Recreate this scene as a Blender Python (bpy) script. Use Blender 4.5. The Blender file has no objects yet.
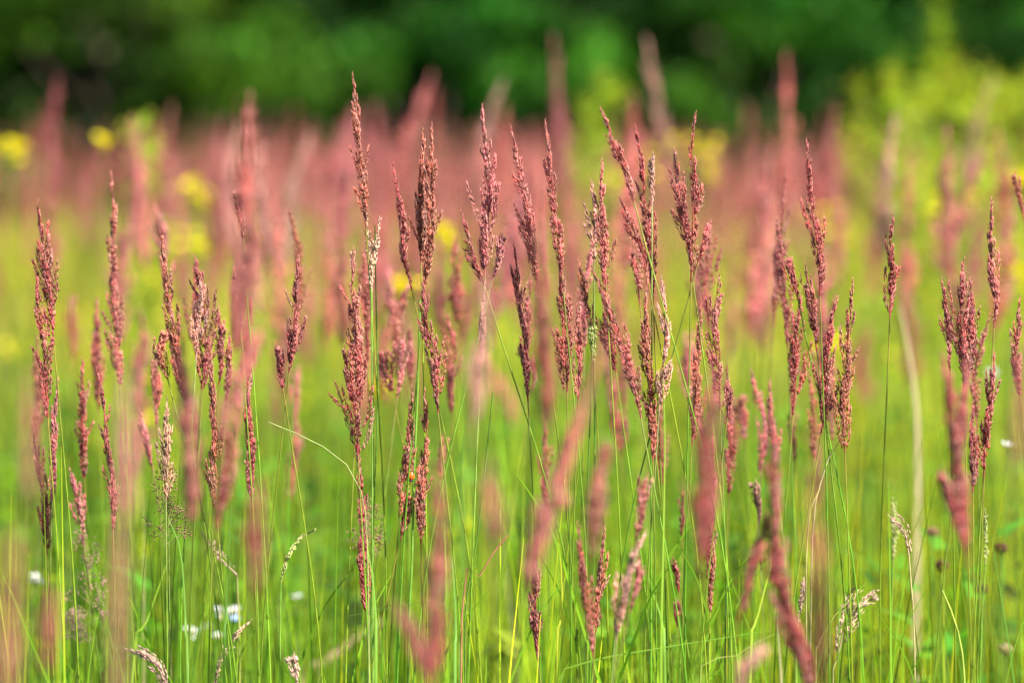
import bpy, math, random
import numpy as np
from mathutils import Vector, Matrix

# ------------------------------------------------------------------ camera, light, exposure
sc = bpy.context.scene
COL = sc.collection
W, H = 1024, 683
LENS = 135.0
FPX = LENS / 36.0 * W            # focal length in pixels
CAM_Z = 1.12
HORIZON = 122.0                  # pixel row of the horizon
FOCUS = 4.0
PITCH = math.atan((H / 2 - HORIZON) / FPX)

cam_d = bpy.data.cameras.new('camera')
cam = bpy.data.objects.new('camera', cam_d)
COL.objects.link(cam)
cam_d.lens = LENS
cam_d.sensor_width = 36.0
cam_d.clip_start = 0.05
cam_d.clip_end = 2000
cam.location = (0, 0, CAM_Z)
cam.rotation_euler = (math.pi / 2 - PITCH, 0, 0)
cam_d.dof.use_dof = True
cam_d.dof.focus_distance = FOCUS
cam_d.dof.aperture_fstop = 3.1
sc.camera = cam

SUN_DIR = Vector((0.55, -0.42, 0.74)).normalized()
world = bpy.data.worlds.new('World')
sc.world = world
world.use_nodes = True
wn = world.node_tree
bg = wn.nodes['Background']
sky = wn.nodes.new('ShaderNodeTexSky')
sky.sky_type = 'NISHITA'
sky.sun_disc = False
sky.sun_elevation = math.asin(SUN_DIR.z)
sky.sun_rotation = math.atan2(SUN_DIR.x, SUN_DIR.y)
wn.links.new(sky.outputs[0], bg.inputs[0])
bg.inputs[1].default_value = 0.085
sd = bpy.data.lights.new('sun', 'SUN')
sd.energy = 5.0
sd.angle = math.radians(0.5)
sd.color = (1.0, 0.95, 0.86)
so = bpy.data.objects.new('sun', sd)
COL.objects.link(so)
so.rotation_euler = SUN_DIR.to_track_quat('Z', 'Y').to_euler()
sc.view_settings.view_transform = 'Standard'
sc.view_settings.look = 'None'
sc.view_settings.exposure = 1.62
sc.view_settings.gamma = 1.0
sc.view_settings.use_curve_mapping = False
sc.render.engine = 'CYCLES'
cy = sc.cycles
cy.max_bounces = 6
cy.diffuse_bounces = 3
cy.glossy_bounces = 2
cy.transmission_bounces = 4
cy.caustics_reflective = False
cy.caustics_refractive = False
cy.use_adaptive_sampling = False
cy.use_denoising = True
cy.denoiser = 'OPENIMAGEDENOISE'

random.seed(7)
RNG = np.random.default_rng(7)
CAM_M = Matrix.Translation((0, 0, CAM_Z)) @ cam.rotation_euler.to_matrix().to_4x4()


def at(px, py, d):
    """world point that stands d metres along the view and shows at px, py"""
    v = Vector(((px - W / 2) / FPX * d, -(py - H / 2) / FPX * d, -d))
    return np.array(CAM_M @ v)


# ------------------------------------------------------------------ materials
def leafy(name, trans=0.35, rough=0.5, hue=0.0, val=0.0, spec=0.3, tcol=(1.0, 1.0, 1.0), noise=0.0):
    m = bpy.data.materials.new(name)
    m.use_nodes = True
    nt = m.node_tree
    N, L = nt.nodes, nt.links
    p = N['Principled BSDF']
    p.inputs['Roughness'].default_value = rough
    p.inputs['Specular IOR Level'].default_value = spec
    a = N.new('ShaderNodeAttribute')
    a.attribute_name = 'Col'
    src = a.outputs['Color']
    if hue or val:
        oi = N.new('ShaderNodeObjectInfo')
        hs = N.new('ShaderNodeHueSaturation')
        mr = N.new('ShaderNodeMapRange')
        mr.inputs[3].default_value = 0.5 - hue
        mr.inputs[4].default_value = 0.5 + hue
        L.new(oi.outputs['Random'], mr.inputs[0])
        L.new(mr.outputs[0], hs.inputs['Hue'])
        wm = N.new('ShaderNodeMath'); wm.operation = 'MULTIPLY'; wm.inputs[1].default_value = 7.31
        fr = N.new('ShaderNodeMath'); fr.operation = 'FRACT'
        L.new(oi.outputs['Random'], wm.inputs[0]); L.new(wm.outputs[0], fr.inputs[0])
        mv = N.new('ShaderNodeMapRange')
        mv.inputs[3].default_value = 1 - val
        mv.inputs[4].default_value = 1 + val
        L.new(fr.outputs[0], mv.inputs[0])
        L.new(mv.outputs[0], hs.inputs['Value'])
        L.new(src, hs.inputs['Color'])
        src = hs.outputs[0]
    if noise:
        tc = N.new('ShaderNodeTexCoord')
        nz = N.new('ShaderNodeTexNoise')
        nz.inputs['Scale'].default_value = noise
        L.new(tc.outputs['Object'], nz.inputs['Vector'])
        mr2 = N.new('ShaderNodeMapRange')
        mr2.inputs[1].default_value = 0.3
        mr2.inputs[2].default_value = 0.7
        mr2.inputs[3].default_value = 0.7
        mr2.inputs[4].default_value = 1.25
        L.new(nz.outputs[0], mr2.inputs[0])
        mx = N.new('ShaderNodeVectorMath'); mx.operation = 'SCALE'
        L.new(src, mx.inputs[0]); L.new(mr2.outputs[0], mx.inputs['Scale'])
        src = mx.outputs[0]
    L.new(src, p.inputs['Base Color'])
    if trans > 0:
        t = N.new('ShaderNodeBsdfTranslucent')
        tm = N.new('ShaderNodeVectorMath'); tm.operation = 'MULTIPLY'
        tm.inputs[1].default_value = tcol
        L.new(src, tm.inputs[0]); L.new(tm.outputs[0], t.inputs[0])
        mix = N.new('ShaderNodeMixShader')
        mix.inputs[0].default_value = trans
        L.new(p.outputs[0], mix.inputs[1]); L.new(t.outputs[0], mix.inputs[2])
        L.new(mix.outputs[0], N['Material Output'].inputs['Surface'])
    return m


M_HEAD = leafy('reed_spikelets', 0.5, 0.55, spec=0.15, tcol=(1.35, 0.85, 0.75), noise=140)
M_HEADV = leafy('reed_spikelets_far', 0.5, 0.55, hue=0.015, val=0.2, spec=0.08, tcol=(1.35, 0.85, 0.8))
M_STEM = leafy('green_culm', 0.3, 0.45, spec=0.25, noise=60)
M_BLADE = leafy('grass_blade', 0.5, 0.5, spec=0.22, tcol=(1.3, 1.25, 0.6))
M_SEED = leafy('dry_seed_head', 0.35, 0.6, spec=0.1)
M_TREE = leafy('tree_leaves', 0.3, 0.6, hue=0.025, val=0.25, spec=0.1, tcol=(1.0, 1.3, 0.3))
M_BARK = leafy('bark', 0.0, 0.9, noise=12)
M_PETAL = leafy('petals', 0.35, 0.5, tcol=(1, 1, 1))
M_SHELL = leafy('beetle_shell', 0.0, 0.18, spec=0.6)


# ------------------------------------------------------------------ mesh buffer
class MB:
    def __init__(s):
        s.v, s.c, s.f, s.n = [], [], {3: [], 4: []}, 0

    def add(s, v, f, c):
        v = np.asarray(v, float).reshape(-1, 3)
        f = np.asarray(f, int)
        c = np.broadcast_to(np.asarray(c, float), v.shape)
        s.v.append(v); s.c.append(c); s.f[f.shape[1]].append(f + s.n); s.n += len(v)

    def build(s, name, mat, parent=None, origin=None, smooth=False):
        v = np.concatenate(s.v); c = np.concatenate(s.c)
        if origin is not None:
            v = v - np.asarray(origin)
        t = np.concatenate(s.f[3]) if s.f[3] else np.zeros((0, 3), int)
        q = np.concatenate(s.f[4]) if s.f[4] else np.zeros((0, 4), int)
        me = bpy.data.meshes.new(name)
        me.vertices.add(len(v)); me.vertices.foreach_set('co', v.astype(np.float32).ravel())
        nl = 3 * len(t) + 4 * len(q)
        me.loops.add(nl); me.loops.foreach_set('vertex_index', np.concatenate([t.ravel(), q.ravel()]).astype(np.int32))
        me.polygons.add(len(t) + len(q))
        st = np.concatenate([np.arange(len(t)) * 3, 3 * len(t) + np.arange(len(q)) * 4])
        me.polygons.foreach_set('loop_start', st.astype(np.int32))
        if smooth:
            me.polygons.foreach_set('use_smooth', np.ones(len(t) + len(q), bool))
        ca = me.color_attributes.new('Col', 'FLOAT_COLOR', 'POINT')
        ca.data.foreach_set('color', np.concatenate([np.clip(c, 0, 1), np.ones((len(c), 1))], 1).astype(np.float32).ravel())
        me.update(); me.validate()
        me.materials.append(mat)
        o = bpy.data.objects.new(name, me)
        COL.objects.link(o)
        if parent is not None:
            o.parent = parent
        return o


def nrm(a):
    return a / (np.linalg.norm(a, axis=-1, keepdims=True) + 1e-9)


def frame(d):
    d = nrm(d)
    ref = np.where(np.abs(d[..., 2:3]) > 0.9, np.array([1.0, 0, 0]), np.array([0, 0, 1.0]))
    a = nrm(np.cross(d, ref)); b = np.cross(d, a)
    return a, b


def spline(pts, n):
    """Catmull-Rom through pts, n samples"""
    p = np.asarray(pts, float)
    if len(p) == 2:
        t = np.linspace(0, 1, n)[:, None]
        return p[0] * (1 - t) + p[1] * t
    ext = np.vstack([2 * p[0] - p[1], p, 2 * p[-1] - p[-2]])
    seg = np.linalg.norm(np.diff(p, axis=0), axis=1); cum = np.concatenate([[0], np.cumsum(seg)])
    out = []
    for s in np.linspace(0, cum[-1], n):
        i = min(max(np.searchsorted(cum, s, side='right') - 1, 0), len(p) - 2)
        t = (s - cum[i]) / max(seg[i], 1e-9)
        a, b, c, d = ext[i], ext[i + 1], ext[i + 2], ext[i + 3]
        out.append(0.5 * (2 * b + (c - a) * t + (2 * a - 5 * b + 4 * c - d) * t * t + (3 * b - a - 3 * c + d) * t ** 3))
    return np.array(out)


def tube(mb, pts, rad, col, k=6):
    pts = np.asarray(pts, float); n = len(pts)
    rad = np.broadcast_to(np.asarray(rad, float), (n,))
    d = nrm(np.gradient(pts, axis=0)); a, b = frame(d)
    th = np.arange(k) * 2 * math.pi / k
    v = pts[:, None] + rad[:, None, None] * (a[:, None] * np.cos(th)[None, :, None] + b[:, None] * np.sin(th)[None, :, None])
    i = np.arange(n - 1)[:, None] * k; j = np.arange(k)[None]; j2 = (j + 1) % k
    f = np.stack([i + j, i + j2, i + k + j2, i + k + j], -1).reshape(-1, 4)
    col = np.asarray(col, float)
    if col.ndim == 2:
        col = np.repeat(col, k, 0)
    mb.add(v, f, col)


def spikelets(mb, P, D, ln, wd, col, tip=(0.75, 0.55, 0.45), tipmix=0.45, rng=RNG):
    """many pointed three-sided grains"""
    n = len(P)
    D = nrm(D); a, b = frame(D)
    ph = rng.uniform(0, 6.28, n)
    v = np.empty((n, 5, 3)); v[:, 0] = P
    ln = np.broadcast_to(ln, (n,)); wd = np.broadcast_to(wd, (n,))
    for k in range(3):
        t = ph + k * 2.094
        r = wd * (0.5 if k else 0.62)
        v[:, 1 + k] = P + D * (ln * 0.42)[:, None] + r[:, None] * (a * np.cos(t)[:, None] + b * np.sin(t)[:, None])
    v[:, 4] = P + D * ln[:, None]
    base = np.arange(n)[:, None, None] * 5
    f = np.array([[0, 2, 1], [0, 3, 2], [0, 1, 3], [1, 2, 4], [2, 3, 4], [3, 1, 4]])[None] + base
    col = np.broadcast_to(col, (n, 3))
    c = np.repeat(col[:, None], 5, 1).copy()
    c[:, 0] *= 0.8
    mixv = (tipmix * rng.uniform(0.3, 1.3, n))[:, None]
    c[:, 4] = c[:, 4] * (1 - mixv) + np.array(tip) * mixv
    mb.add(v.reshape(-1, 3), f.reshape(-1, 3), c.reshape(-1, 3))


def blades(mb, root, head, ht, lean, wd, col, seg=5, curl=1.6, twist=0.6, tipcol=None):
    """many tapering grass blades; root Nx3"""
    n = len(root)
    t = np.linspace(0, 1, seg + 1)
    out = np.stack([np.cos(head), np.sin(head), np.zeros(n)], 1)
    side0 = np.stack([-np.sin(head), np.cos(head), np.zeros(n)], 1)
    v = np.empty((n, seg + 1, 2, 3))
    for i, tt in enumerate(t):
        c = root + out * (lean * tt ** curl)[:, None] + np.array([0, 0, 1.0]) * (ht * (tt - 0.18 * (lean / ht) * tt ** 3))[:, None]
        w = wd * (1 - tt ** 2.2) * 0.5 + 0.0002
        an = twist * tt * np.sin(head * 7.3)
        sd_ = side0 * np.cos(an)[:, None] + out * np.sin(an)[:, None]
        v[:, i, 0] = c - sd_ * w[:, None]; v[:, i, 1] = c + sd_ * w[:, None]
    base = np.arange(n)[:, None, None] * (2 * (seg + 1))
    f = np.array([[2 * i, 2 * i + 1, 2 * i + 3, 2 * i + 2] for i in range(seg)])[None] + base
    col = np.broadcast_to(col, (n, 3))
    c = np.repeat(col[:, None], 2 * (seg + 1), 1).copy()
    if tipcol is not None:
        g = np.repeat(t, 2)[None, :, None] ** 2
        c = c * (1 - 0.6 * g) + np.asarray(tipcol) * 0.6 * g
    mb.add(v.reshape(-1, 3), f.reshape(-1, 4), c.reshape(-1, 3))


def ribbon(mb, pts, wd, col, face=(0, -1, 0.3)):
    """one leaf blade along a path, folded along its midrib"""
    pts = np.asarray(pts, float); n = len(pts)
    d = nrm(np.gradient(pts, axis=0))
    s = nrm(np.cross(d, np.asarray(face, float))); nn = nrm(np.cross(s, d))
    wd = np.broadcast_to(wd, (n,))[:, None]
    v = np.stack([pts - s * wd / 2, pts + nn * wd * 0.18, pts + s * wd / 2], 1)
    i = np.arange(n - 1)[:, None] * 3
    f = np.stack([np.stack([i[:, 0], i[:, 0] + 1, i[:, 0] + 4, i[:, 0] + 3], 1), np.stack([i[:, 0] + 1, i[:, 0] + 2, i[:, 0] + 5, i[:, 0] + 4], 1)], 1).reshape(-1, 4)
    col = np.asarray(col, float)
    if col.ndim == 2:
        col = np.repeat(col, 3, 0)
    mb.add(v.reshape(-1, 3), f, col)


def empty(name, loc, label, cat, group=None):
    o = bpy.data.objects.new(name, None)
    COL.objects.link(o)
    o.location = loc
    o.empty_display_size = 0.05
    o['label'] = label; o['category'] = cat
    if group: o['group'] = group
    return o


# ------------------------------------------------------------------ setting: ground
CULMX = np.array([0.13, 0.27, 0.018])


def thing_empty(*a):
    o = empty(*a); o['kind'] = 'thing'
    return o


def ground():
    mb = MB()
    S = 600.0
    xs = np.concatenate([[-S, -120], np.linspace(-40, 40, 41), [120, S]])
    ys = np.concatenate([[-S, -60], np.linspace(-20, 80, 51), [160, S]])
    X, Y = np.meshgrid(xs, ys, indexing='ij')
    Z = np.where((abs(X) < 60) & (abs(Y) < 90), 0.03 * np.sin(X * 0.7) * np.cos(Y * 0.5), 0) - 0.03
    v = np.stack([X, Y, Z], -1).reshape(-1, 3); ny = len(ys)
    i, j = np.meshgrid(np.arange(len(xs) - 1), np.arange(ny - 1), indexing='ij')
    a = (i * ny + j).ravel()
    f = np.stack([a, a + ny, a + ny + 1, a + 1], 1)
    mb.add(v, f, (0.05, 0.08, 0.02))
    m = bpy.data.materials.new('meadow_soil'); m.use_nodes = True
    N, L = m.node_tree.nodes, m.node_tree.links
    p = N['Principled BSDF']; p.inputs['Roughness'].default_value = 0.95
    tc = N.new('ShaderNodeTexCoord'); nz = N.new('ShaderNodeTexNoise'); nz.inputs['Scale'].default_value = 3.0; nz.inputs['Detail'].default_value = 8
    cr = N.new('ShaderNodeValToRGB')
    cr.color_ramp.elements[0].position = 0.35; cr.color_ramp.elements[0].color = (0.035, 0.03, 0.015, 1)
    cr.color_ramp.elements[1].position = 0.62; cr.color_ramp.elements[1].color = (0.07, 0.13, 0.02, 1)
    L.new(tc.outputs['Object'], nz.inputs['Vector']); L.new(nz.outputs[0], cr.inputs[0]); L.new(cr.outputs[0], p.inputs['Base Color'])
    o = mb.build('ground', m, smooth=True)
    o['kind'] = 'structure'


ground()


# ------------------------------------------------------------------ trees beyond the meadow
def crown_mb(rx, ry, h, z0, nclump, nleaf, col, seed, ls=0.13):
    r = np.random.default_rng(seed)
    mb = MB()
    for k in range(nclump):
        u = r.normal(size=3); u /= np.linalg.norm(u)
        rr = r.uniform(0.55, 1.0) ** 0.5
        c = np.array([u[0] * rx * rr, u[1] * ry * rr, z0 + h / 2 + u[2] * h / 2 * rr])
        cr = r.uniform(0.20, 0.48) * (rx / 2.2) ** 0.3
        n = int(nleaf * r.uniform(0.6, 1.4))
        q = r.normal(size=(n, 3)); q = nrm(q) * (r.uniform(0, 1, (n, 1)) ** 0.45) * cr * np.array([1.25, 1.25, 0.75])
        P = c + q
        P = P[:n]
        d = nrm(q + r.normal(size=(n, 3)) * cr * 0.5 + np.array([0, 0, -0.15]))
        a, b = frame(d)
        th = r.uniform(0, 6.28, n)[:, None]
        s = a * np.cos(th) + b * np.sin(th)
        t = nrm(np.cross(d, s))
        L_ = (ls * r.uniform(0.6, 1.3, n))[:, None]
        v = np.stack([P - t * L_ * .5, P + s * L_ * .32, P + t * L_ * .5, P - s * L_ * .32], 1)
        cc = np.array(col) * np.exp(r.normal(-.15, .65)) * np.array([r.uniform(0.8, 1.3), 1, r.uniform(0.7, 1.2)])
        cl = np.repeat((cc * r.uniform(0.75, 1.25, (n, 1)))[:, None], 4, 1)
        f = np.arange(n * 4).reshape(n, 4)
        mb.add(v.reshape(-1, 3), f, cl.reshape(-1, 3))
    return mb


def trunk_mb(h, r0, seed, bcol=(0.09, 0.065, 0.045), limbs=7, spread=1.5):
    r = np.random.default_rng(seed)
    mb = MB()
    pts = [(0, 0, -0.05), (r.uniform(-.1, .1), r.uniform(-.1, .1), h * .3), (r.uniform(-.2, .2), 0, h * .65), (r.uniform(-.3, .3), 0, h)]
    c = spline(pts, 14)
    tube(mb, c, np.linspace(r0, r0 * .15, 14), bcol, 9)
    for k in range(limbs):
        i = r.integers(3, 12); a = r.uniform(0, 6.28); s = spread * r.uniform(.6, 1.1) * (1 - i / 20)
        e = c[i] + np.array([math.cos(a) * s, math.sin(a) * s, s * .7])
        tube(mb, spline([c[i], (c[i] + e) / 2 + np.array([0, 0, -.1]), e], 7), np.linspace(r0 * .45 * (1 - i / 18), .012, 7), bcol, 6)
    return mb


protos = {}
for key, (rx, ry, h, z0, nc, nl, col, th, tr) in {
        'deciduous_tree': (2.6, 2.2, 7.6, 0.4, 190, 120, (0.015, 0.048, 0.006), 6.5, .17),
        'poplar_tree': (2.1, 2.0, 9.0, 0.7, 180, 120, (0.014, 0.046, 0.008), 8.0, .15),
        'bush': (1.45, 1.2, 2.7, -0.25, 60, 120, (0.022, 0.066, 0.005), 1.8, .05)}.items():
    protos[key] = (crown_mb(rx, ry, h, z0, nc, nl, col, hash(key) % 97 if False else len(key), ls=0.15 if key != 'bush' else 0.11),
                   trunk_mb(th, tr, len(key) + 3, spread=rx * .8))
first = {}


def tree(kind, x, y, s, rz, label, group):
    root = empty(kind, (x, y, -0.03), label, 'tree' if kind != 'bush' else 'bush', group)
    root.rotation_euler.z = rz
    root.scale = (s, s, s)
    if kind not in first:
        a = protos[kind][0].build('crown' if kind != 'bush' else 'foliage', M_TREE, root)
        b = protos[kind][1].build('trunk' if kind != 'bush' else 'stem', M_BARK, root, smooth=True)
        first[kind] = (a, b)
    else:
        for src in first[kind]:
            o = src.copy(); COL.objects.link(o); o.parent = root
    return root


TREES = [
    ('deciduous_tree', -9.5, 35.5, 1.0, 'dark leafy tree beyond the meadow, outermost on the left'),
    ('poplar_tree', -6.4, 36.6, 0.95, 'taller dark green tree standing behind the leftmost bushes'),
    ('deciduous_tree', -3.3, 35.2, 1.05, 'dark tree with bright lit patches above the reddish grass band, left of centre'),
    ('poplar_tree', -0.9, 37.0, 1.0, 'deep green tree whose shaded gap opens above the tallest sharp reed'),
    ('deciduous_tree', 1.7, 35.6, 0.95, 'bluish green tree behind the two pale tall reeds in the middle'),
    ('poplar_tree', 4.3, 36.4, 1.0, 'dark tree behind the yellow green weeds on the right'),
    ('deciduous_tree', 7.2, 35.4, 1.05, 'dark leafy tree right of the tall yellow green weeds'),
    ('poplar_tree', 10.2, 36.2, 0.95, 'dark leafy tree outermost on the right'),
    ('poplar_tree', -12.6, 37.0, 1.0, 'tree past the left end of the wood edge'),
    ('deciduous_tree', 13.2, 36.6, 1.0, 'tree past the right end of the wood edge'),
]
TREES += [('deciduous_tree', -14 + k * 4.1, 40.5 + (k % 2), 1.1, lb) for k, lb in enumerate([
    'tree deep in the wood behind the left end', 'shaded tree in the second row behind the taller left tree', 'shaded tree in the second row above the big salmon blur',
    'shaded tree in the second row left of the dark gap', 'shaded tree in the second row behind the middle', 'shaded tree in the second row behind the pale tall reeds',
    'shaded tree in the second row behind the yellow green weeds', 'tree deep in the wood behind the right end'])]
for i, (k, x, y, s, lb) in enumerate(TREES):
    tree(k, x, y, s, i * 1.7, lb, 'trees at the far edge of the meadow')
BUSHES = [(-10.6, 32.6, 1.15, 'low green bush at the wood edge, outermost on the left'), (-7.9, 33.0, 1.0, 'second low bush from the left end of the wood edge'),
          (-5.2, 32.4, 1.05, 'dark bush behind the blurred red reed at the upper left'), (-3.6, 33.4, 1.25, 'bright green bush at the wood edge in the upper left of the photo'),
          (-2.1, 31.8, .85, 'low sunlit bush behind the tall blurred salmon reed'), (-0.55, 32.9, 1.0, 'green bush behind the tallest sharp reed'),
          (0.9, 32.2, .8, 'low bush behind the pale green weed in the centre'), (2.3, 33.2, 1.1, 'shaded bluish bush between the two tall blurred reeds right of centre'),
          (3.9, 32.2, .95, 'bush hidden behind the yellow green weeds'), (5.9, 32.9, 1.15, 'bush just past the yellow green weeds'),
          (8.6, 32.5, 1.1, 'second low bush from the right end of the wood edge'), (11.2, 33.0, 1.15, 'low bush outermost on the right')]
for i, (x, y, s, lb) in enumerate(BUSHES):
    tree('bush', x, y, s, i * 2.1 + 0.4, lb, 'bushes along the wood edge')


def far_wood():
    """the mass of foliage deep in the wood behind the first trees"""
    r = np.random.default_rng(5)
    mb = MB()
    for k in range(1500):
        c = np.array([r.uniform(-24, 24), r.uniform(43, 47), r.uniform(0, 1) ** 1.3 * 8])
        n = 40; q = nrm(r.normal(size=(n, 3))) * (r.uniform(0, 1, (n, 1)) ** .4) * .75
        P = c + q; d = nrm(q + r.normal(size=(n, 3)) * .3); a, b = frame(d); L_ = r.uniform(.12, .26, (n, 1))
        v = np.stack([P - a * L_, P + b * L_ * .7, P + a * L_, P - b * L_ * .7], 1)
        cl = np.repeat((np.array([.010, .03, .005]) * np.exp(r.normal(0, .4)) * r.uniform(.8, 1.2, (n, 1)))[:, None], 4, 1)
        mb.add(v.reshape(-1, 3), np.arange(n * 4).reshape(n, 4), cl.reshape(-1, 3))
    o = mb.build('distant_woods', M_TREE); o['kind'] = 'stuff'; o['category'] = 'woods'
    o['label'] = 'dark mass of foliage deep in the wood behind the first trees'


far_wood()


# ------------------------------------------------------------------ grass (uncountable)
def field_pts(n, d0, d1, wide=1.35, extra=0.5, rng=RNG):
    d = np.sqrt(rng.uniform(d0 ** 2, d1 ** 2, n))
    hw = 0.1335 * d * wide + extra
    x = rng.uniform(-1, 1, n) * hw
    return x, d


def patch(x, y, s, ph):
    return 0.5 + 0.5 * np.sin(x * 1.9 * s + 1.3 * np.sin(y * 0.8 * s + ph) + ph) * np.cos(y * 1.1 * s - ph + 0.6 * np.sin(x * s * 2.3))


def lay_grass(name, n, d0, d1, h0, h1, w0, w1, c0, c1, lean=0.22, seg=5, clump=True, seed=1, extra=0.5, vmin=.65, wide=1.35, tuft=.38):
    r = np.random.default_rng(seed)
    x, y = field_pts(n, d0, d1, rng=r, extra=extra, wide=wide)
    k = patch(x, y, 1.6, seed) * .5 + .5 * patch(x + 3, y * 1.3, 5.5, seed + 4)
    if clump:
        keep = r.uniform(0, 1, n) < 0.45 + 0.55 * patch(x, y, 2.7, seed + 2)
        x, y, k = x[keep], y[keep], k[keep]
    per = 18                                             # blades grow in tufts that share height and tone
    nt = max(1, len(x) // per)
    ti = r.integers(0, nt, len(x)); n = len(x)
    sg = 0.018 + 0.004 * d0
    x = x[ti] + r.normal(0, sg, n); y = y[ti] + r.normal(0, sg, n); k = k[ti]
    tone = np.exp(r.normal(0, tuft, nt))[ti][:, None]
    warm = np.stack([r.uniform(.65, 1.35, nt)[ti], np.ones(n), np.ones(n)], 1)
    ht = r.uniform(h0, h1, n) * (0.6 + 0.5 * r.uniform(0, 1, nt)[ti]) * (0.85 + .2 * patch(x, y * 1.2, 4.1, seed + 7))
    mixk = np.clip((k - .35) * 1.9 + r.uniform(-.25, .45, n), 0, 1)[:, None]
    col = (np.array(c0) * (1 - mixk) + np.array(c1) * mixk) * r.uniform(vmin, 1.3, (n, 1)) * tone * warm
    dry = r.uniform(0, 1, n) < 0.05
    col[dry] = np.array([0.42, 0.36, 0.16]) * r.uniform(.7, 1.1, (dry.sum(), 1))
    mb = MB()
    blades(mb, np.stack([x, y, np.full(n, -0.04)], 1), r.uniform(0, 6.28, n), ht, ht * np.abs(r.normal(0, lean, n)) + .01, r.uniform(w0, w1, n), col, seg=seg, curl=1.9)
    o = mb.build(name, M_BLADE)
    o['kind'] = 'stuff'; o['category'] = 'grass'
    return o


DK, BR, YL = (0.025, 0.10, 0.008), (0.17, 0.33, 0.015), (0.34, 0.42, 0.02)
o = lay_grass('meadow_grass', 26000, 1.5, 5.6, .28, .52, .003, .007, DK, BR, seed=3); o['label'] = 'thick bright green grass at the foot of the sharp reeds'
o = lay_grass('tall_thin_grass', 7500, 3.5, 6.4, .48, .86, .0018, .0042, (.07, .20, .01), (.42, .52, .02), lean=.1, seg=6, seed=5, clump=False); o['label'] = 'thin upright green grass blades among the sharp reed stems'
o = lay_grass('middle_grass', 42000, 5.4, 12, .32, .60, .004, .009, (0.06, .16, .012), (0.46, .45, .035), seed=9); o['label'] = 'soft bright green grass in the middle of the meadow'
o = lay_grass('distant_grass', 70000, 12, 36, .35, .68, .008, .016, (0.20, .23, .025), (0.58, .52, .05), seed=11, seg=3, extra=3.0); o['label'] = 'yellowish green far grass running back to the trees'


def herbs():
    r = np.random.default_rng(21)
    mb = MB()
    for k in range(2300):
        x, y = field_pts(1, 4.7, 8.5, rng=r)
        x, y = x[0], y[0]
        z = r.uniform(.15, .58); n = r.integers(5, 11)
        root = np.array([[x, y, z * .5]]) + r.normal(0, .02, (n, 3)) + np.stack([np.zeros(n), np.zeros(n), np.linspace(0, z * .5, n)], 1)
        c = np.array([0.07, 0.17, 0.012]) * r.uniform(.3, 1.9) * np.array([r.uniform(.7, 1.9), 1, 1])
        hd = r.uniform(0, 6.28, n)
        L = r.uniform(.03, .08, n)
        blades(mb, root, hd, L * .5, L, L * .33, c, seg=4, curl=1.2, twist=.3)
        tube(mb, np.array([[x, y, -.03], [x, y, z]]), .0015, c, 4)
    o = mb.build('meadow_herbs', M_BLADE); o['kind'] = 'stuff'; o['category'] = 'undergrowth'
    o['label'] = 'broad leaved green undergrowth between the grass stems'


herbs()

# ------------------------------------------------------------------ reed grass
PAL = {'red': (0.46, 0.092, 0.093), 'salmon': (0.55, 0.172, 0.158), 'purple': (0.42, 0.090, 0.100), 'brown': (0.48, 0.155, 0.100),
       'orange': (0.52, 0.165, 0.11), 'pink': (0.60, 0.20, 0.225), 'tan': (0.60, 0.43, 0.27), 'pale': (0.66, 0.42, 0.34), 'green': (0.36, 0.46, 0.10)}
CULM = np.array([0.15, 0.31, 0.02])


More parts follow.
